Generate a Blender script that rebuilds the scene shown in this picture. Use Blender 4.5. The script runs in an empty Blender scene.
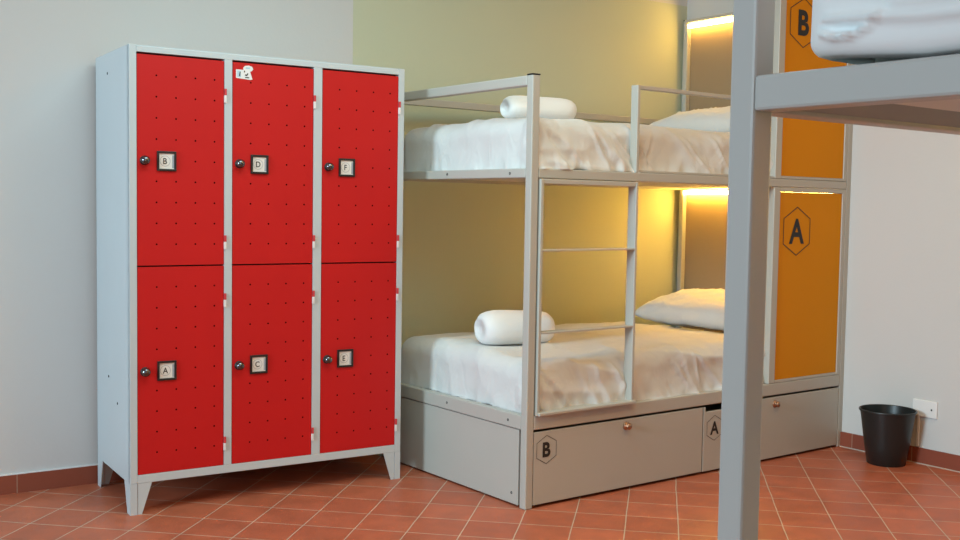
import bpy, bmesh, math, random
from mathutils import Vector, Matrix, noise

random.seed(7)
SC = bpy.context.scene
COL = SC.collection
V = Vector

# ------------------------------------------------------------------ materials
def mat(name, col, rough=.5, metal=0., bump=None, vary=None, coat=0., spec=.5, emit=None, estr=0., sheen=0.):
    m = bpy.data.materials.new(name)
    m.use_nodes = True
    nt = m.node_tree
    b = nt.nodes['Principled BSDF']
    b.inputs['Base Color'].default_value = (*col, 1)
    b.inputs['Roughness'].default_value = rough
    b.inputs['Metallic'].default_value = metal
    b.inputs['Specular IOR Level'].default_value = spec
    b.inputs['Coat Weight'].default_value = coat
    b.inputs['Sheen Weight'].default_value = sheen
    if emit:
        b.inputs['Emission Color'].default_value = (*emit, 1)
        b.inputs['Emission Strength'].default_value = estr
    tc = nt.nodes.new('ShaderNodeTexCoord')
    if vary:
        sc, amt = vary
        n = nt.nodes.new('ShaderNodeTexNoise')
        n.inputs['Scale'].default_value = sc
        n.inputs['Detail'].default_value = 5
        nt.links.new(tc.outputs['Object'], n.inputs['Vector'])
        mx = nt.nodes.new('ShaderNodeMix')
        mx.data_type = 'RGBA'
        nt.links.new(n.outputs['Fac'], mx.inputs['Factor'])
        mx.inputs['A'].default_value = (*[c * (1 - amt) for c in col], 1)
        mx.inputs['B'].default_value = (*[min(1, c * (1 + amt)) for c in col], 1)
        nt.links.new(mx.outputs['Result'], b.inputs['Base Color'])
    if bump:
        sc, st, dist = bump
        n = nt.nodes.new('ShaderNodeTexNoise')
        n.inputs['Scale'].default_value = sc
        n.inputs['Detail'].default_value = 4
        nt.links.new(tc.outputs['Object'], n.inputs['Vector'])
        bp = nt.nodes.new('ShaderNodeBump')
        bp.inputs['Strength'].default_value = st
        bp.inputs['Distance'].default_value = dist
        nt.links.new(n.outputs['Fac'], bp.inputs['Height'])
        nt.links.new(bp.outputs['Normal'], b.inputs['Normal'])
    return m

M = {}
M['white_wall'] = mat('white_wall', (.61, .61, .605), .85, bump=(60, .12, .003), vary=(1.5, .03))
M['green_wall'] = mat('green_wall', (.555, .585, .425), .8, bump=(60, .12, .003), vary=(1.5, .03))
M['ceiling'] = mat('ceiling_white', (.75, .74, .72), .9)
M['bed'] = mat('bed_metal', (.46, .448, .405), .38, vary=(4, .03))
M['bed_edge'] = mat('bed_metal_rail', (.54, .50, .45), .35)
M['bed2'] = mat('near_bed_metal', (.46, .455, .44), .38, vary=(4, .03))
M['deck'] = mat('deck_board', (.62, .58, .53), .7, vary=(6, .06))
M['deck2'] = mat('grey_deck_board', (.28, .33, .35), .8, vary=(6, .06))
M['bar'] = mat('white_bar', (.66, .66, .65), .5)
M['cap'] = mat('black_plastic', (.012, .012, .013), .45)
M['yellow'] = mat('yellow_panel', (.68, .262, .004), .6, spec=.12, vary=(3, .04))
M['headboard'] = mat('headboard_panel', (.30, .21, .12), .6, vary=(3, .03))
M['led'] = mat('led_strip', (1, .8, .5), .5, emit=(1, .60, .11), estr=40)
M['led_low'] = mat('led_strip_lower', (1, .8, .5), .5, emit=(1, .60, .11), estr=76)
M['ink'] = mat('black_print', (.015, .014, .012), .6)
M['copper'] = mat('copper_knob', (.50, .30, .20), .28, metal=1)
M['locker'] = mat('locker_grey', (.53, .59, .62), .42, vary=(3, .03))
M['red'] = mat('locker_red', (.54, .009, .010), .5, spec=.3, vary=(2.5, .05))
M['redplastic'] = mat('red_hinge', (.60, .05, .06), .4)
M['whiteplastic'] = mat('white_plastic', (.80, .80, .80), .4)
M['hole'] = mat('hole_dark', (.016, .002, .002), .9, spec=0)
M['dark'] = mat('dark_gap', (.02, .02, .02), .9)
M['chrome'] = mat('chrome', (.16, .17, .19), .12, metal=1)
M['paper'] = mat('tag_paper', (.78, .76, .72), .7)
M['bluepaper'] = mat('sticker_blue', (.45, .62, .72), .6)
M['greypaper'] = mat('tag_fold', (.36, .38, .42), .6)
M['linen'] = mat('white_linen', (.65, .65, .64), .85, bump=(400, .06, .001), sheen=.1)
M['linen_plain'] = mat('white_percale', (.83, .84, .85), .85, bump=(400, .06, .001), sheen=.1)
M['towel'] = mat('white_terry', (.84, .84, .83), .95, bump=(260, .5, .003), sheen=.3)
M['bin'] = mat('bin_plastic', (.012, .014, .014), .36)
M['grout'] = mat('grout', (.50, .40, .33), .9)

def crumple(m, sc, st, dist):
    nt = m.node_tree; L = nt.links.new
    b = nt.nodes['Principled BSDF']
    old = b.inputs['Normal'].links[0].from_node
    tc = nt.nodes.new('ShaderNodeTexCoord')
    mp = nt.nodes.new('ShaderNodeMapping'); mp.inputs['Rotation'].default_value = (.3, .5, .6); mp.inputs['Scale'].default_value = (1, 1.6, .7)
    L(tc.outputs['Object'], mp.inputs['Vector'])
    n = nt.nodes.new('ShaderNodeTexNoise')
    n.inputs['Scale'].default_value = sc; n.inputs['Detail'].default_value = 3; n.inputs['Distortion'].default_value = 1.6
    L(mp.outputs['Vector'], n.inputs['Vector'])
    # fold the noise about its middle: thin ridges between flat patches
    a = nt.nodes.new('ShaderNodeMath'); a.operation = 'SUBTRACT'; a.inputs[1].default_value = .5; L(n.outputs['Fac'], a.inputs[0])
    c = nt.nodes.new('ShaderNodeMath'); c.operation = 'ABSOLUTE'; L(a.outputs[0], c.inputs[0])
    e = nt.nodes.new('ShaderNodeMapRange'); e.inputs['From Max'].default_value = .12; e.inputs['To Min'].default_value = 1; e.inputs['To Max'].default_value = 0
    e.interpolation_type = 'SMOOTHSTEP'
    L(c.outputs[0], e.inputs['Value'])
    bp = nt.nodes.new('ShaderNodeBump'); bp.inputs['Strength'].default_value = st; bp.inputs['Distance'].default_value = dist
    L(e.outputs['Result'], bp.inputs['Height']); L(old.outputs['Normal'], bp.inputs['Normal'])
    L(bp.outputs['Normal'], b.inputs['Normal'])
crumple(M['linen'], 4.0, .16, .010)

def floor_mat():
    m = bpy.data.materials.new('terracotta_tiles')
    m.use_nodes = True
    nt = m.node_tree
    L = nt.links.new
    b = nt.nodes['Principled BSDF']
    tc = nt.nodes.new('ShaderNodeTexCoord')
    mp = nt.nodes.new('ShaderNodeMapping')
    mp.inputs['Rotation'].default_value = (0, 0, math.radians(-43.5))
    mp.inputs['Location'].default_value = (-.02 + 20.1, 20.12, 0)
    L(tc.outputs['Object'], mp.inputs['Vector'])
    # slight wobble so that the joints are not dead straight
    nz = nt.nodes.new('ShaderNodeTexNoise')
    nz.inputs['Scale'].default_value = 5
    L(mp.outputs['Vector'], nz.inputs['Vector'])
    ad = nt.nodes.new('ShaderNodeVectorMath'); ad.operation = 'SCALE'; ad.inputs['Scale'].default_value = .006
    L(nz.outputs['Color'], ad.inputs[0])
    ad2 = nt.nodes.new('ShaderNodeVectorMath'); ad2.operation = 'ADD'
    L(mp.outputs['Vector'], ad2.inputs[0]); L(ad.outputs['Vector'], ad2.inputs[1])
    br = nt.nodes.new('ShaderNodeTexBrick')
    br.offset = 0; br.squash = 1
    br.inputs['Scale'].default_value = 1
    br.inputs['Brick Width'].default_value = .201
    br.inputs['Row Height'].default_value = .2012
    br.inputs['Mortar Size'].default_value = .0024
    br.inputs['Mortar Smooth'].default_value = .3
    br.inputs['Bias'].default_value = 0
    br.inputs['Color1'].default_value = (.43, .116, .058, 1)
    br.inputs['Color2'].default_value = (.50, .142, .073, 1)
    br.inputs['Mortar'].default_value = (.56, .44, .34, 1)
    L(ad2.outputs['Vector'], br.inputs['Vector'])
    n2 = nt.nodes.new('ShaderNodeTexNoise')
    n2.inputs['Scale'].default_value = 9; n2.inputs['Detail'].default_value = 6
    L(tc.outputs['Object'], n2.inputs['Vector'])
    rp = nt.nodes.new('ShaderNodeMapRange')
    rp.inputs['From Min'].default_value = .3; rp.inputs['From Max'].default_value = .7
    rp.inputs['To Min'].default_value = .86; rp.inputs['To Max'].default_value = 1.12
    L(n2.outputs['Fac'], rp.inputs['Value'])
    mu = nt.nodes.new('ShaderNodeVectorMath'); mu.operation = 'SCALE'
    L(br.outputs['Color'], mu.inputs[0]); L(rp.outputs['Result'], mu.inputs['Scale'])
    L(mu.outputs['Vector'], b.inputs['Base Color'])
    r2 = nt.nodes.new('ShaderNodeMapRange')
    b.inputs['Specular IOR Level'].default_value = .32
    r2.inputs['To Min'].default_value = .34; r2.inputs['To Max'].default_value = .52
    L(n2.outputs['Fac'], r2.inputs['Value']); L(r2.outputs['Result'], b.inputs['Roughness'])
    bp = nt.nodes.new('ShaderNodeBump')
    bp.inputs['Strength'].default_value = .35; bp.inputs['Distance'].default_value = .002; bp.invert = True
    L(br.outputs['Fac'], bp.inputs['Height'])
    L(bp.outputs['Normal'], b.inputs['Normal'])
    return m
M['floor'] = floor_mat()

def skirting_mat():
    m = bpy.data.materials.new('terracotta_skirting')
    m.use_nodes = True
    nt = m.node_tree; L = nt.links.new
    b = nt.nodes['Principled BSDF']
    b.inputs['Roughness'].default_value = .55
    b.inputs['Specular IOR Level'].default_value = .25
    tc = nt.nodes.new('ShaderNodeTexCoord')
    mp = nt.nodes.new('ShaderNodeMapping')
    mp.inputs['Rotation'].default_value = (math.radians(-90), 0, 0)
    mp.inputs['Location'].default_value = (20.03, 20.06, 0)
    L(tc.outputs['Object'], mp.inputs['Vector'])
    br = nt.nodes.new('ShaderNodeTexBrick')
    br.offset = 0
    br.inputs['Scale'].default_value = 1
    br.inputs['Brick Width'].default_value = .335
    br.inputs['Row Height'].default_value = 1
    br.inputs['Mortar Size'].default_value = .0022
    br.inputs['Color1'].default_value = (.24, .060, .034, 1)
    br.inputs['Color2'].default_value = (.29, .078, .045, 1)
    br.inputs['Mortar'].default_value = (.36, .20, .14, 1)
    L(mp.outputs['Vector'], br.inputs['Vector'])
    L(br.outputs['Color'], b.inputs['Base Color'])
    return m
M['skirting'] = skirting_mat()

# ------------------------------------------------------------------ helpers
def empty(name, loc, rz=0., label=None, cat=None, group=None):
    o = bpy.data.objects.new(name, None)
    o.location = loc; o.rotation_euler = (0, 0, rz)
    o.empty_display_size = .1
    COL.objects.link(o)
    tag(o, label, cat, group)
    return o

def tag(o, label=None, cat=None, group=None, kind=None):
    if label: o['label'] = label
    if cat: o['category'] = cat
    if group: o['group'] = group
    if kind: o['kind'] = kind
    return o

def build(name, bm, mats, parent=None, bevel=0., smooth=False, seg=2, sub=0, loc=None):
    bmesh.ops.recalc_face_normals(bm, faces=bm.faces)
    me = bpy.data.meshes.new(name)
    bm.to_mesh(me); bm.free()
    if not isinstance(mats, (list, tuple)): mats = [mats]
    for m in mats: me.materials.append(M[m])
    o = bpy.data.objects.new(name, me)
    COL.objects.link(o)
    if parent: o.parent = parent
    if loc: o.location = loc
    if smooth:
        for p in me.polygons: p.use_smooth = True
    if bevel:
        md = o.modifiers.new('bevel', 'BEVEL')
        md.width = bevel; md.segments = seg; md.limit_method = 'ANGLE'; md.angle_limit = math.radians(40)
        md.harden_normals = False
    if sub:
        md = o.modifiers.new('sub', 'SUBSURF'); md.levels = sub; md.render_levels = sub
    return o

def B(bm, x0, x1, y0, y1, z0, z1, mi=0):
    vs = [bm.verts.new((x, y, z)) for z in (z0, z1) for y in (y0, y1) for x in (x0, x1)]
    for f in ((0, 1, 3, 2), (4, 6, 7, 5), (0, 4, 5, 1), (2, 3, 7, 6), (0, 2, 6, 4), (1, 5, 7, 3)):
        fc = bm.faces.new([vs[i] for i in f]); fc.material_index = mi
    return bm

def boxes(*bs):
    bm = bmesh.new()
    for b in bs: B(bm, *b)
    return bm

def prism(bm, poly, f, d, mi=0):
    """poly: list of (u,v); f(u,v,w)->xyz; extruded w = 0..d"""
    a = [bm.verts.new(f(u, v, 0)) for u, v in poly]
    b = [bm.verts.new(f(u, v, d)) for u, v in poly]
    n = len(poly)
    bm.faces.new(a).material_index = mi
    bm.faces.new(b[::-1]).material_index = mi
    for i in range(n):
        bm.faces.new((a[i], a[(i + 1) % n], b[(i + 1) % n], b[i])).material_index = mi
    return bm

def lathe(bm, prof, f, n=24, mi=0, cap0=True, cap1=True):
    """prof: list of (r, h); f(cx, cy, h) -> xyz"""
    rings = []
    for r, h in prof:
        rings.append([bm.verts.new(f(r * math.cos(2 * math.pi * i / n), r * math.sin(2 * math.pi * i / n), h)) for i in range(n)])
    for a, b in zip(rings, rings[1:]):
        for i in range(n):
            bm.faces.new((a[i], a[(i + 1) % n], b[(i + 1) % n], b[i])).material_index = mi
    if cap0: bm.faces.new(rings[0][::-1]).material_index = mi
    if cap1: bm.faces.new(rings[-1]).material_index = mi
    return bm

def front(x, y, z):
    """maps (u right, v up, w outwards) on a surface that faces -Y"""
    return lambda u, v, w: (x + u, y - w, z + v)

def letter(bm, ch, h, f, depth=.0012, bold=.0, sx=1., mi=0):
    cu = bpy.data.curves.new('txt', 'FONT')
    cu.body = ch; cu.size = 1.; cu.align_x = 'CENTER'; cu.offset = bold
    cu.resolution_u = 6
    ob = bpy.data.objects.new('txt', cu)
    COL.objects.link(ob)
    dg = bpy.context.evaluated_depsgraph_get(); dg.update()
    me = bpy.data.meshes.new_from_object(ob.evaluated_get(dg))
    ys = [v.co.y for v in me.vertices]; xs = [v.co.x for v in me.vertices]
    k = h / (max(ys) - min(ys)); cy = (max(ys) + min(ys)) / 2; cx = (max(xs) + min(xs)) / 2
    vs = [bm.verts.new(f((v.co.x - cx) * k * sx, (v.co.y - cy) * k, depth)) for v in me.vertices]
    for p in me.polygons:
        try: bm.faces.new([vs[i] for i in p.vertices]).material_index = mi
        except ValueError: pass
    bpy.data.objects.remove(ob); bpy.data.curves.remove(cu); bpy.data.meshes.remove(me)

def hexring(bm, rw, rh, t, f, depth=.0012, mi=0):
    """upright pointy-top hexagon outline, half width rw and half height rh"""
    k = rh * .52
    outer = [(0, rh), (rw, k), (rw, -k), (0, -rh), (-rw, -k), (-rw, k)]
    s = 1 - t / rw; s2 = 1 - t / rh * 1.15
    inner = [(u * s, v * s2) for u, v in outer]
    a = [bm.verts.new(f(u, v, depth)) for u, v in outer]
    b = [bm.verts.new(f(u, v, depth)) for u, v in inner]
    for i in range(6):
        bm.faces.new((a[i], a[(i + 1) % 6], b[(i + 1) % 6], b[i])).material_index = mi

def emblem(parent, ch, x, y, z, rw, rh, lh, t):
    bm = bmesh.new()
    f = front(x, y, z)
    hexring(bm, rw, rh, t, f)
    letter(bm, ch, lh, f, bold=.026 if ch == 'A' else .036, sx=.95)
    return build('emblem', bm, 'ink', parent)

# ------------------------------------------------------------------ room
RX = 2.136                       # right wall
WY, WK = 1.2888, math.tan(-.06191)
wy = lambda x: WY + WK * x

bm = bmesh.new()
B(bm, -6.0, RX + .1, -5.2, 1.85, -.05, 0)
tag(build('floor', bm, 'floor'), 'terracotta square tile floor laid diagonally', 'floor', kind='structure')

def wall_back():
    # local x along the wall, origin at x = 0; faces -Y
    bm = bmesh.new()
    xs = [-6.0, -.067, (RX + .12)]
    zs = [0, 2.427, 3.0]
    c = math.cos(-.06191)
    xs = [x / c for x in xs]
    for i in range(2):
        for k in range(2):
            mi = 1 if (i == 1 and k == 0) else 0
            q = [(xs[i], zs[k]), (xs[i + 1], zs[k]), (xs[i + 1], zs[k + 1]), (xs[i], zs[k + 1])]
            bm.faces.new([bm.verts.new((u, 0, v)) for u, v in q]).material_index = mi
    bmesh.ops.remove_doubles(bm, verts=bm.verts, dist=1e-5)
    g = bmesh.ops.extrude_face_region(bm, geom=bm.faces[:])
    bmesh.ops.translate(bm, vec=(0, .12, 0), verts=[e for e in g['geom'] if isinstance(e, bmesh.types.BMVert)])
    o = build('wall_back', bm, ['white_wall', 'green_wall'])
    o.location = (0, WY, 0); o.rotation_euler = (0, 0, -.06191)
    tag(o, 'back wall, white on the left and sage green behind the bunk', 'wall', kind='structure')
wall_back()

bm = bmesh.new(); B(bm, RX, RX + .12, -5.2, 1.3, 0, 3.0)
tag(build('wall_right', bm, 'white_wall'), 'plain white wall at the head end of the bunk', 'wall', kind='structure')
bm = bmesh.new(); B(bm, -4.5, RX + .12, -5.2, 1.75, 3.0, 3.08)
tag(build('ceiling', bm, 'ceiling'), 'plain white ceiling', 'ceiling', kind='structure')

BBH = .078
bm = bmesh.new()
B(bm, -6.0, RX / math.cos(.0619), -.012, 0, 0, BBH)
B(bm, -6.0, RX / math.cos(.0619), -.009, 0, BBH, BBH + .004, 1)
o = build('baseboard_back', bm, ['skirting', 'whiteplastic'])
o.location = (0, WY, 0); o.rotation_euler = (0, 0, -.06191)
tag(o, 'terracotta tile skirting along the back wall', 'baseboard', kind='structure')
bm = bmesh.new()
B(bm, -1.3, 5.2, -.012, 0, 0, BBH)
B(bm, -1.3, 5.2, -.015, 0, 0, .005, 1)
o = build('baseboard_right', bm, ['skirting', 'grout'])
o.location = (RX, 0, 0); o.rotation_euler = (0, 0, -math.pi / 2)
tag(o, 'terracotta tile skirting along the right wall', 'baseboard', kind='structure')

# ------------------------------------------------------------------ bunk beds
L, H, W, D = 2.138, 1.7445, .038, 1.15
HH = 2.335                       # head end height

def bolt_at(parent, pts, axis):
    for p in pts:
        bm = bmesh.new()
        if axis == 'x': f = lambda a, b, h, p=p: (p[0] - h, p[1] + a, p[2] + b)
        else: f = lambda a, b, h, p=p: (p[0] + a, p[1] - h, p[2] + b)
        lathe(bm, [(.0055, -.001), (.0055, .0012), (.003, .0014), (.003, -.001)], f, 10, cap0=False, cap1=True)
        build('bolt', bm, 'dark', parent)

def bunk(root, m, rt, rb, full=True):
    def part(name, *bs, bevel=.004, mm=None, parent=None):
        return build(name, boxes(*bs), mm or m, parent or root, bevel)
    br_t, br_b = .380, .322      # base rail
    # corner posts with black end caps
    for (x0, y0, h) in ((0, 0, H), (0, D - W, H), (L - W, 0, HH), (L - W, D - W, HH)):
        p = part('post', (x0, x0 + W, y0, y0 + W, .0008, h), bevel=.004)
        part('end_cap', (x0 - .0008, x0 + W + .0008, y0 - .0008, y0 + W + .0008, h + .0005, h + .006), bevel=.002, mm='cap', parent=p)
    # upper deck
    part('side_rail', (W, L - W, 0, W, rb, rt))
    part('side_rail', (W, L - W, D - W, D, rb, rt))
    e = part('end_rail', (0, W, W, D - W, rb, rt))
    bolt_at(e, [(0, .136, rb + .019), (0, .578, rb + .021)], 'x')
    part('end_rail', (L - W, L, W, D - W, rb, rt))
    part('deck_panel', (W, L - W, W, D - W, rb + .006, rb + .022), bevel=0, mm='deck' if full else 'deck2')
    part('cross_bar', (W, L - W, .86 if full else D - .29, .90 if full else D - .20, rb + .001, rb + .0055), bevel=0, mm='bed' if full else 'bar')
    # top of the foot end, back guard
    part('top_rail', (0, W, W, D - W, H - .040, H))
    part('guard_rail', (W, L - W, D - W + .004, D - .004, H - .036, H - .001))
    # base
    e = part('base_rail', (0, W, W, D - W, br_b, br_t))
    bolt_at(e, [(0, .12, .350), (0, .556, .352)], 'x')
    part('base_rail', (W, L - W, 0, W, br_b, br_t))
    part('base_rail', (W, L - W, D - W, D, .03, br_t))
    part('base_deck', (W, L - W, W, D - W, br_b + .01, br_b + .03), bevel=0, mm='deck')
    e = part('end_panel', (.004, .02, W + .015, D - W - .004, .007, br_b - .003), bevel=.003)
    bolt_at(e, [(.004, .094, .052)], 'x')
    part('plinth', (W + .01, L - W, .03, .045, .001, .05), (W + .01, W + .02, .03, D - W, .001, .03), bevel=0, mm='dark')
    # headboards with a light strip
    for z0, z1 in ((rt + .004, HH - .026), (br_t, rb - .003)):
        hb = part('headboard', (L - W + .002, L - .006, W + .001, D - W - .001, z0, z1), bevel=0, mm='headboard')
        part('frame_strip', (L - W - .03, L - W + .001, D - W - .024, D - W + .002, z0, z1), bevel=.002, parent=hb)
        part('led_strip', (L - W - .034, L - W - .018, W + .03, D - W - .028, z1 - .026, z1 - .003), bevel=0, mm='led' if z0 > 1 else 'led_low', parent=hb)
    part('head_rail', (L - W, L, W, D - W, HH - .024, HH), (L - W - .033, L - W - .0005, W, D - W, HH - .022, HH - .001))  # second box: lip added to keep the strip's light off the wall
    part('head_rail', (L - W, L, W, D - W, br_b, br_t))
    # sleeping side
    px0, px1 = 1.522, L - W - .001
    for z0, z1, ch, ez, gap in ((br_t + .001, rb - .001, 'A', 1.124, .0), (rt + .001, HH - .024, 'B', 2.139, .0)):
        fr = part('panel_frame', (px0, px0 + .046, .001, W - .001, z0, z1), (px1 - .026, px1, .001, W - .001, z0, z1),
                  (px0 + .046, px1 - .026, .001, W - .001, z0, z0 + .014), (px0 + .046, px1 - .026, .001, W - .001, z1 - .022, z1), bevel=.003)
        pn = part('privacy_panel', (px0 + .047, px1 - .027, .007, .019, z0 + .015, z1 - .023), bevel=0, mm='yellow', parent=fr)
        if full: emblem(fr, ch, 1.709, .0065, ez, .106, .121, .124, .0042)
    part('side_rail', (px0, L - W, 0, W, HH - .023, HH))
    # guard frame of the upper bed
    gx = .581
    part('safety_rail', (gx, gx + .016, -.001, W + .002, rt, H + .006), (gx + .016, px0, .004, W - .004, H - .010, H + .006),
         (gx + .016, px0, .004, W - .004, rt + .0005, rt + .011), bevel=.002)
    # ladder: a flat frame with thin rungs
    lx0, lx1, lz0, lz1 = W + .006, .590, br_t + .0005, rb - .003
    lad = part('ladder', (lx0, lx0 + .016, -.010, .040, lz0, lz1), (lx1 - .014, lx1, -.010, .040, lz0, lz1),
               (lx0 + .016, lx1 - .014, -.008, .034, lz1 - .020, lz1), (lx0 + .004, lx1 + .003, -.024, .046, lz0, lz0 + .013), bevel=.003)
    for z in (1.049, .716):
        part('rung', (lx0 + .016, lx1 - .014, -.010, .040, z - .004, z + .004), bevel=.002, parent=lad)
    # drawers
    if full:
        zt = .312
        x0, x1 = W + .003, 1.053
        d = part('drawer', (x0, x1, .001, .016, .013, zt), (x0 + .03, x1 - .03, .016, .9, .03, .25), bevel=.002)
        emblem(d, 'B', .108, .0008, .236, .053, .060, .062, .0021)
        knob(d, .560, .001, .283)
        x0, x1 = 1.060, L - W - .004
        xs = 1.235
        bm = bmesh.new()
        prism(bm, [(x0, .011), (x1, .013), (x1, zt), (xs, zt), (xs, zt - .022), (x0 + .012, zt - .022), (x0 + .012, zt), (x0, zt)],
              lambda u, v, w: (u, .016 - w, v), .015)
        B(bm, x0 + .03, x1 - .03, .016, .9, .03, .25)
        d = build('drawer', bm, m, root, .002)
        emblem(d, 'A', 1.135, .0008, .210, .053, .060, .062, .0021)
        knob(d, 1.577, .001, .279)
    else:
        part('drawer', (W + .003, 1.053, .001, .016, .018, .312), bevel=.002)
        part('drawer', (1.06, L - W - .004, .001, .016, .018, .312), bevel=.002)

def knob(parent, x, y, z):
    bm = bmesh.new()
    f = lambda a, b, h: (x + a, y - h, z + b)
    lathe(bm, [(.0185, 0), (.0185, .004), (.015, .007), (.011, .007), (.011, .015), (.014, .017), (.0135, .023), (.009, .026), (.001, .0265)], f, 24)
    build('knob', bm, 'copper', parent, smooth=True)

bed = empty('bunk_bed', (0, 0, 0), 0, 'warm grey metal bunk bed with yellow side panels against the green wall', 'bunk bed')
bunk(bed, 'bed', 1.3775, 1.339)
FX, FY = -1.665, -2.4353
bed2 = empty('bunk_bed', (FX, FY + W - D, 0), 0, 'pale grey metal bunk bed in the near right foreground, cut by the frame', 'bunk bed')
bunk(bed2, 'bed2', 1.3903, 1.347, full=False)

# ------------------------------------------------------------------ bedding
# (x on the side, lean, height, width) of single sharp creases
CREASES = (((.50, .5, .012, .010), (.62, -.35, .010, .012), (.86, .65, .012, .011), (1.02, .3, .010, .009), (1.22, .8, .013, .012), (1.40, .5, .010, .010)),
           ((.33, .55, .013, .010), (.45, .75, .012, .009), (.57, .6, .014, .010), (.74, -.4, .010, .012), (.90, .7, .012, .010), (1.10, .55, .012, .010), (1.30, .8, .012, .012)))

def ridge(p, s):
    return 1 - abs(noise.noise(V(p) * s)) * 2

def cloth_box(x0, x1, y0, y1, z0, z1, r, step, seed, wr_front, wr_foot, wr_top, hem, dome=0., flap=False, tuck=0., fold=None, lift=0.):
    """rounded, wrinkled cover open at the bottom"""
    nx, ny, nz = [max(4, int((b - a) / step)) for a, b in ((x0, x1), (y0, y1), (z0, z1))]
    bm = bmesh.new(); vd = {}
    def vert(i, j, k):
        key = (i, j, k)
        if key not in vd:
            vd[key] = bm.verts.new((i / nx, j / ny, k / nz))
        return vd[key]
    def quad(a, b, c, d): bm.faces.new((vert(*a), vert(*b), vert(*c), vert(*d)))
    for i in range(nx):
        for j in range(ny): quad((i, j, nz), (i + 1, j, nz), (i + 1, j + 1, nz), (i, j + 1, nz))
        for k in range(nz):
            quad((i, 0, k), (i + 1, 0, k), (i + 1, 0, k + 1), (i, 0, k + 1))
            quad((i, ny, k), (i, ny, k + 1), (i + 1, ny, k + 1), (i + 1, ny, k))
    for j in range(ny):
        for k in range(nz):
            quad((0, j, k), (0, j, k + 1), (0, j + 1, k + 1), (0, j + 1, k))
            quad((nx, j, k), (nx, j + 1, k), (nx, j + 1, k + 1), (nx, j, k + 1))
    so = seed * 7.31
    for v in bm.verts:
        u, w, t = v.co
        p = V((x0 + u * (x1 - x0), y0 + w * (y1 - y0), z0 + t * (z1 - z0)))
        q = V((min(max(p.x, x0 + r), x1 - r), min(max(p.y, y0 + r), y1 - r), min(p.z, z1 - r)))
        dlt = p - q
        n = V((0, 0, 1))
        if dlt.length > 1e-6:
            n = dlt.normalized(); p = q + n * r
        front_w = max(0, -n.y); foot_w = max(0, -n.x); top_w = max(0, n.z); back_w = max(0, n.y)
        low = 1 - t
        P = V((p.x + so, p.y, p.z))
        d = 0
        # long diagonal drapes on the sleeping side
        a = V((p.x * 3.2 + p.z * 2.4 + so, p.z * 1.2 - p.x * .6, seed))
        ra = ridge(a, 1.3) ** 3; rb = ridge(V((p.x * 1.1 - so, p.z * 7 + p.x * .9, 3)), 1.0) ** 2
        fine = noise.noise(V((p.x * 16 + so, p.y * 12, p.z * 14)))
        d += front_w * wr_front * (ra * .9 + rb * .8 + fine * .28 + low * .5 - .5)
        hemw = max(0, low - .55) / .45
        d += front_w * hemw * wr_front * .9 * ridge(V((p.x * 11 + so, p.z * 5, 1)), 1)
        a = V((p.y * 4 + so, p.z * 2.2, 5 + seed))
        d += foot_w * wr_foot * (ridge(a, 1.) ** 2 * .7 + fine * .25 + .8 * hemw * ridge(V((p.y * 12 + so, p.z * 6, 2)), 1))
        a = V((p.x * 2.3 + p.y * 1.6 + so, p.y * 2.6 - p.x * .8, 9 + seed))
        d += top_w * wr_top * (ridge(a, 1.1) ** 2 + noise.noise(V((p.x * 1.7, p.y * 2.1, so))) * 1.4 + fine * .2)
        # corner folds where foot and side meet
        cw = min(front_w, foot_w) * 2
        d += cw * .016 * ridge(V((p.z * 10 + p.x * 14 + so, p.y * 14, 2)), 1)
        if flap:
            # sheet tucked over the front corner: a loose diagonal edge down the side
            sd = (p.x - x0 - .03) * .80 - (z1 - .03 - p.z) * .60
            e = max(0, min(1, .5 - sd / .012)); e = e * e * (3 - 2 * e)
            d += front_w * e * (.014 + .010 * low)
            for (ax, sl, am, wd) in CREASES[seed % 2]:
                sd = (p.x - ax) * math.cos(sl) - (z1 - p.z) * math.sin(sl)
                ln = math.exp(-((z1 - p.z - .11) / .07) ** 2)
                d += max(front_w, top_w * .5) * am * ln * (math.exp(-(sd / wd) ** 2) - .6 * math.exp(-((sd - 1.6 * wd) / wd) ** 2))
        if fold:
            for (a0, b0, a1, b1, am, wd) in fold:
                dx, dz = a1 - a0, b1 - b0
                k = max(0, min(1, ((p.y - a0) * dx + (p.z - b0) * dz) / (dx * dx + dz * dz)))
                dd = math.hypot(p.y - a0 - k * dx, p.z - b0 - k * dz)
                d += foot_w ** 3 * am * math.exp(-(dd / wd) ** 2)
        p = p + n * d
        if tuck and p.z < z0 + tuck:
            k = (z0 + tuck - p.z) / tuck
            ins = tuck * (1 - math.sqrt(max(0, 1 - k * k)))
            p.x += foot_w * ins; p.y += (front_w - back_w) * ins
        if lift:
            p.z += lift * max(0, min(1, (p.y - (y1 - .16)) / .14)) * low
        if dome:
            cx = (p.x - x0) / (x1 - x0); cy = (p.y - y0) / (y1 - y0)
            p.z += top_w * dome * math.sin(math.pi * min(1, max(0, cy))) * (1 - .55 * cx)
        if t < .02:
            p.z += hem * (.5 + .9 * noise.noise(V((p.x * 9 + so, p.y * 9, 4))))
        v.co = p
    return bm

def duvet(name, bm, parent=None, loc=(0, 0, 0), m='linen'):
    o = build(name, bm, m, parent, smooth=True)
    o.location = loc
    md = o.modifiers.new('thick', 'SOLIDIFY'); md.thickness = .008; md.offset = -1
    return o

def mattress(name, x0, x1, y0, y1, z0, z1, loc=(0, 0, 0)):
    bm = boxes((x0, x1, y0, y1, z0, z1))
    o = build(name, bm, 'linen', None, .03, seg=4, smooth=True)
    o.location = loc
    return o

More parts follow.
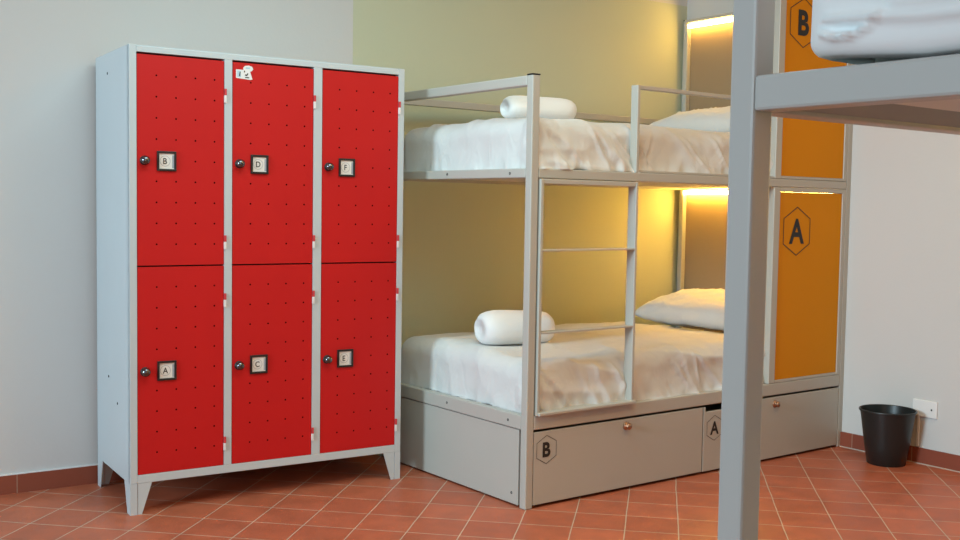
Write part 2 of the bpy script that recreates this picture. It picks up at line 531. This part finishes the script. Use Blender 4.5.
def bedding(z, seed, lab, wf):
    mm = mattress('mattress', .085, 2.045, .085, 1.04, z + .001, z + .165)
    tag(mm, 'white sheeted mattress under the duvet of the %s bunk' % lab, 'mattress')
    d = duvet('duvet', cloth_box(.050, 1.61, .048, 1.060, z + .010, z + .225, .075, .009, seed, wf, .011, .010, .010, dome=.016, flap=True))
    tag(d, 'white duvet over the mattress of the %s bunk against the green wall' % lab, 'duvet')
    return d

bedding(1.3775 - .016, 1, 'upper', .022)
bedding(.380 - .017, 2, 'lower', .020)

def pillow(name, loc, rot, sx, sy, sz, seed, label):
    bm = bmesh.new()
    n = 36
    def pt(i, j, s):
        u = i / n * 2 - 1; v = j / n * 2 - 1
        k = (max(0, 1 - abs(u) ** 3.2) * max(0, 1 - abs(v) ** 3.2)) ** .44
        cr = 1 - .06 * (1 - abs(u)) * abs(v) ** 4 - .0
        x = u * sx / 2 * (1 - .05 * (1 - v * v)) ; y = v * sy / 2 * (1 - .05 * (1 - u * u))
        w = noise.noise(V((u * 2.2 + seed, v * 2.2, s))) * .014 + ridge(V((u * 2.4 + v * 2.0 + seed, v * 2.6 - u, s)), 1.1) ** 3 * .010
        z = s * (sz / 2 * k) * (1 if s > 0 else .72) + k * w
        return (x, y, z)
    tops = {}
    for s in (1, -1):
        for i in range(n + 1):
            for j in range(n + 1):
                edge = i in (0, n) or j in (0, n)
                key = (i, j, 0 if edge else s)
                if key not in tops: tops[key] = bm.verts.new(pt(i, j, s))
        for i in range(n):
            for j in range(n):
                g = lambda a, b: tops[(a, b, 0 if (a in (0, n) or b in (0, n)) else s)]
                bm.faces.new((g(i, j), g(i + 1, j), g(i + 1, j + 1), g(i, j + 1)))
    o = build(name, bm, 'linen', None, smooth=True)
    o.location = loc; o.rotation_euler = rot
    tag(o, label, 'pillow')
    return o

pillow('pillow', (1.80, .60, 1.672), (0, -.16, .03), .46, .76, .19, 1.3, 'white pillow at the head of the upper bunk below the light strip')
pillow('pillow', (1.79, .60, .672), (0, -.16, .03), .46, .76, .19, 4.1, 'white pillow at the head of the lower bunk below the light strip')

def towel_roll(loc, rz, ln, ry, rz_, seed, label):
    bm = bmesh.new()
    N, K = 40, 22
    # outer surface with soft ends, then a spiral step on each end
    prof = [(0, .004), (.26, .012), (.30, .004), (.52, .010), (.56, .003), (.74, .010), (.88, .024), (.96, .045), (1, .075)]
    ring = []
    seq = [(r, x) for r, x in prof] + [(1, ln * t) for t in [i / 10 for i in range(3, 8)]] + [(r, ln - x) for r, x in prof[::-1]]
    for r, x in seq:
        row = []
        for i in range(N):
            a = 2 * math.pi * i / N
            rr = max(r, .01)
            wob = 1 + .10 * noise.noise(V((x * 5 + seed, math.cos(a) * 1.1, math.sin(a) * 1.1)))
            # loose end of the towel leaves a step along the roll
            stp = .0
            da = (a - 1.0) % (2 * math.pi)
            if r > .7: stp = .10 * (1 - da / (2 * math.pi))
            yy = math.cos(a) * ry * rr * (wob + stp); zz = math.sin(a) * rz_ * rr * (wob + stp)
            zz = max(zz, -rz_ * .86)
            row.append(bm.verts.new((x - ln / 2, yy, zz)))
        ring.append(row)
    for a, b in zip(ring, ring[1:]):
        for i in range(N):
            bm.faces.new((a[i], a[(i + 1) % N], b[(i + 1) % N], b[i]))
    bm.faces.new(ring[0][::-1]); bm.faces.new(ring[-1])
    o = build('towel', bm, 'towel', None, smooth=True)
    o.location = loc; o.rotation_euler = (0, 0, rz)
    tag(o, label, 'towel', 'rolled towels at the foot of each bunk')
    return o

towel_roll((.410, .455, 1.661), math.radians(-12), .345, .080, .054, 1, 'rolled white towel lying at the foot of the upper bunk')
towel_roll((.303, .465, .675), math.radians(-12), .355, .094, .074, 5, 'rolled white towel lying at the foot of the lower bunk')

# near bunk, upper bed only is in view
z2 = 1.3903 - .02
OX, OY = FX, FY + W - D
mm = mattress('mattress', OX + .09, OX + 2.04, OY + .08, OY + D - .13, z2 + .001, z2 + .15)
tag(mm, 'white sheeted mattress on the near bunk in the top right corner', 'mattress')
FO = [(-2.528, 1.4205, -2.545, 1.4165, .012, .0038), (-2.545, 1.4165, -2.565, 1.4175, .014, .0038), (-2.565, 1.4175, -2.590, 1.4265, .011, .0038),
      (-2.526, 1.4290, -2.56, 1.4320, -.006, .0038), (-2.535, 1.4360, -2.60, 1.437, .013, .0048), (-2.60, 1.437, -2.85, 1.428, .008, .0060),
      (-2.54, 1.4240, -2.575, 1.4245, -.007, .0035), (-2.62, 1.452, -2.95, 1.440, .007, .008)]
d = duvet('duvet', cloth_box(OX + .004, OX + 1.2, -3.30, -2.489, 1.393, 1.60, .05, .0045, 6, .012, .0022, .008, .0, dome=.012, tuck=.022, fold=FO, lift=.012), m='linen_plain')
tag(d, 'white duvet hanging over the near bunk in the top right corner', 'duvet')

# ------------------------------------------------------------------ locker
LW, LH, LD = 1.1856, 1.816, .53
lock = empty('locker_cabinet', (-1.32798, .79669, 0), -.07735, 'grey steel locker cabinet with six red perforated doors, standing left of the bunk', 'locker')
Z0 = .123
cols = ((.029, .373), (.407, .757), (.797, 1.157))
rows_ = ((.157, .9675), (.9735, 1.782))
# shell
build('side_panel', boxes((0, .002, .002, LD, Z0, LH)), 'locker', lock)
build('side_panel', boxes((LW - .002, LW, .002, LD, Z0, LH)), 'locker', lock)
build('top_panel', boxes((.002, LW - .002, .004, LD, LH - .004, LH)), 'locker', lock)
build('bottom_panel', boxes((.002, LW - .002, .03, LD, Z0, Z0 + .012)), 'locker', lock)
build('back_panel', boxes((.002, LW - .002, LD - .003, LD, Z0 + .012, LH - .004)), 'locker', lock)
fr = [(0, .0285, 0, .03, Z0, LH), (LW - .028, LW, 0, .03, Z0, LH), (.0285, LW - .028, 0, .03, LH - .0265, LH - .0042), (.0285, LW - .028, 0, .03, Z0, .1555)]
for a, b in ((cols[0][1] + .001, cols[1][0] - .001), (cols[1][1] + .001, cols[2][0] - .001)):
    fr.append((a, b, 0, .03, .1555, LH - .0265))
build('front_frame', boxes(*fr), 'locker', lock, .0015)
build('inner_panel', boxes((.0285, LW - .0285, .032, .034, .15, 1.79)), 'dark', lock)
bm = bmesh.new()
for p in ((.18, 1.745), (.09, .47), (.27, .31), (.16, .62)):
    pass
bolt_at(lock, [(0, .33, 1.735), (0, .33, .50), (0, .19, .41)], 'x')
for (sx, sy) in ((0, 0), (1, 0), (0, 1), (1, 1)):
    X = (lambda u: u) if sx == 0 else (lambda u: LW - u)
    Y = (lambda u: u) if sy == 0 else (lambda u: LD - u)
    bm = bmesh.new()
    t = .003
    # the front plate and side plate of the tapered foot, folded at the corner
    prism(bm, [(0, 0), (.0275, 0), (.0275, Z0), (0, Z0)], lambda u, v, w: (X(u), Y(w), v), t)
    prism(bm, [(.0295, 0), (.045, 0), (.084, Z0), (.0295, Z0)], lambda u, v, w: (X(u), Y(w + .001), v), t)
    prism(bm, [(t, 0), (.045, 0), (.088, Z0), (t, Z0)], lambda u, v, w: (X(w), Y(u), v), t)
    build('foot', bm, 'locker', lock)

names = (('A', 'B'), ('C', 'D'), ('E', 'F'))
for c, (x0, x1) in enumerate(cols):
    for r, (z0, z1) in enumerate(rows_):
        bm = bmesh.new()
        x0g, x1g = x0 + .0012, x1 - .0012
        B(bm, x0g, x1g, .0015, .022, z0, z1)
        ztop = (.889, 1.705)[r]
        ztag = (.560, 1.378)[r]
        for i in range(4):
            for k in range(9):
                hx = x0 + (.075, .151, .2275, .3045)[i] * (x1 - x0) / .344
                hz = ztop - .0812 * k
                if i < 2 and abs(hz - ztag) < .045: continue
                ring = [bm.verts.new((hx + .0037 * math.cos(a * math.pi / 4), .0011, hz + .0037 * math.sin(a * math.pi / 4))) for a in range(8)]
                bm.faces.new(ring).material_index = 1
        door = build('door', bm, ['red', 'hole'], lock)
        tag(door, 'red perforated locker door with the letter %s on its tag' % names[c][r])
        # turning knob
        kx = x0 + .029
        bm = bmesh.new()
        f = lambda a, b, h: (kx + a, .001 - h, ztag + b)
        lathe(bm, [(.0185, 0), (.0185, .006), (.014, .008)], f, 24, 1, cap0=False)
        lathe(bm, [(.0135, .008), (.0165, .013), (.0170, .019), (.0140, .026), (.007, .0298), (.0005, .0304)], f, 24, 0)
        build('knob', bm, ['chrome', 'cap'], door, smooth=True)
        # label holder
        tx = x0 + .1135; h = .0385; wd = .0375
        bm = bmesh.new()
        for b in ((-wd, wd, h - .0085, h), (-wd, wd, -h, -h + .0085), (-wd, -wd + .0085, -h + .0085, h - .0085), (wd - .0085, wd, -h + .0085, h - .0085)):
            B(bm, tx + b[0], tx + b[1], -.0065, .0014, ztag + b[2], ztag + b[3])
        holder = build('tag_frame', bm, 'cap', door, .0015)
        bm = bmesh.new()
        B(bm, tx - wd + .008, tx + wd - .008, -.0012, .0012, ztag - h + .008, ztag + h - .008)
        g = front(tx - .006, -.0014, ztag)
        rng = []
        for rr in (.0205, .0190):
            rng.append([bm.verts.new(g(rr * math.cos(a * math.pi / 12), rr * math.sin(a * math.pi / 12), .0004)) for a in range(24)])
        for a in range(24):
            bm.faces.new((rng[0][a], rng[0][(a + 1) % 24], rng[1][(a + 1) % 24], rng[1][a])).material_index = 2
        letter(bm, names[c][r], .023, g, .0005, .012, .9, 1)
        B(bm, tx + wd - .0165, tx + wd - .0082, -.0016, -.0012, ztag - h + .012, ztag + h - .016, 2)
        build('name_card', bm, ['paper', 'ink', 'greypaper'], holder)
        for hz in ((z0 + .064 + .026, z1 - .137), (z0 + .0905, z1 - .135))[r]:
            bm = bmesh.new()
            hx = x1 + .004
            B(bm, hx - .0045, hx + .0045, -.006, .0008, hz, hz + .026, 1)
            B(bm, hx - .0055, hx + .0035, -.007, .0008, hz - .029, hz, 0)
            build('hinge', bm, ['whiteplastic', 'redplastic'], door, .001)
        if (c, r) == (1, 1):
            bm = bmesh.new()
            sx, sz = x0 + .047, 1.742
            g = front(sx, .0012, sz)
            out = [(-.033, -.022), (.027, -.026), (.036, -.024), (.030, -.006), (.026, .006), (.034, .010), (.039, .018), (.034, .027), (.020, .031), (.004, .028), (-.003, .020), (-.002, .012), (-.033, .012)]
            prism(bm, out, g, .0008)
            prism(bm, [(-.028, -.018), (-.013, -.018), (-.013, .007), (-.028, .007)], g, .0011, 1)
            prism(bm, [(-.021, -.014), (-.016, -.014), (-.014, .004), (-.018, .003)], g, .0013, 2)
            prism(bm, [(.004, -.020), (.022, -.020), (.021, -.016), (.006, -.016)], g, .0013, 2)
            prism(bm, [(.003, -.010), (.012, -.012), (.018, -.004), (.016, .002), (.011, -.006), (.006, -.005)], g, .0013, 2)
            prism(bm, [(.000, .001), (.005, .003), (.003, .010), (.000, .009)], g, .0013, 2)
            prism(bm, [(.006, .016), (.026, .017), (.026, .023), (.008, .023)], g, .0011, 1)
            build('sticker', bm, ['whiteplastic', 'bluepaper', 'ink'], door)

# ------------------------------------------------------------------ waste bin and socket
binr = empty('waste_bin', (1.992, -.350, 0), 0, 'small black plastic waste bin on the floor against the white wall', 'bin')
bm = bmesh.new()
f = lambda a, b, h: (a, b, h)
lathe(bm, [(.086, 0), (.090, .003), (.104, .09), (.1045, .093), (.1275, .257), (.1335, .258), (.1345, .262), (.1335, .2665), (.130, .268), (.1265, .266), (.101, .09), (.086, .008), (.001, .008)], f, 64)
build('bucket', bm, 'bin', binr, smooth=True).data.set_sharp_from_angle(angle=math.radians(50))

sock = empty('wall_socket', (RX, -.455, .272), 0, 'white wall socket plate low on the white wall behind the bin', 'socket')
bm = boxes((-.009, 0, -.070, .058, -.040, .042))
build('cover_plate', bm, 'whiteplastic', sock, .003)
bm = boxes((-.0102, -.0088, -.046, -.039, -.0045, .0045))
build('socket_hole', bm, 'dark', sock)
bm = boxes((-.008, 0, .020, .032, -.19, -.0405))
build('cable_duct', bm, 'whiteplastic', sock, .002)

# ------------------------------------------------------------------ light
def area(name, loc, target, sx, sy, power, col, spread=math.pi):
    l = bpy.data.lights.new(name, 'AREA')
    l.shape = 'RECTANGLE'; l.size = sx; l.size_y = sy; l.energy = power; l.color = col; l.spread = spread
    o = bpy.data.objects.new(name, l)
    o.location = loc
    o.rotation_euler = (V(target) - V(loc)).to_track_quat('-Z', 'Y').to_euler()
    COL.objects.link(o)
    return o
area('window_daylight', (-9.0, -1.25, 2.7), (0, .0, .9), 1.7, 2.0, 70, (.66, .88, 1.0), math.radians(64))
area('overhead_fill', (-1.1, -.7, 2.95), (-1.1, -.7, 0), 1.6, 1.2, 46, (.72, 1, .98))  # added overhead fill for walls and locker front, no real fitting
area('ceiling_lamp', (.6, -1.9, 2.97), (.6, -1.9, 0), 1.2, .6, 31, (1, .52, .10))

area('fill_behind_camera', (-3.4, -6.8, 2.0), (-.8, 0, .9), 1.6, 1.6, 34, (1, .58, .46))  # added frontal fill for faces turned to the camera, no known window

w = bpy.data.worlds.new('World'); SC.world = w
w.use_nodes = True
w.node_tree.nodes['Background'].inputs['Color'].default_value = (.58, .95, 1.0, 1)
w.node_tree.nodes['Background'].inputs['Strength'].default_value = .27

# ------------------------------------------------------------------ camera
cam = bpy.data.cameras.new('camera')
cam.sensor_width = 36; cam.lens = 1075.1133 / 960 * 36
co = bpy.data.objects.new('camera', cam)
COL.objects.link(co)
a, t, r = -.64526, -.05996, .01611
fw = V((-math.sin(a), math.cos(a), 0)); rt_ = V((math.cos(a), math.sin(a), 0)); up = V((0, 0, 1))
F = fw * math.cos(t) + up * math.sin(t); U = -fw * math.sin(t) + up * math.cos(t)
R2 = rt_ * math.cos(r) + U * math.sin(r); U2 = -rt_ * math.sin(r) + U * math.cos(r)
m3 = Matrix((R2, U2, -F)).transposed()
co.matrix_world = Matrix.Translation((-2.72763, -3.29566, 1.22599)) @ m3.to_4x4()
cam.clip_start = .02
SC.camera = co

SC.view_settings.view_transform = 'Standard'
SC.view_settings.look = 'None'
SC.view_settings.exposure = 0.
SC.view_settings.gamma = 1
SC.view_settings.use_curve_mapping = False
SC.cycles.use_denoising = True
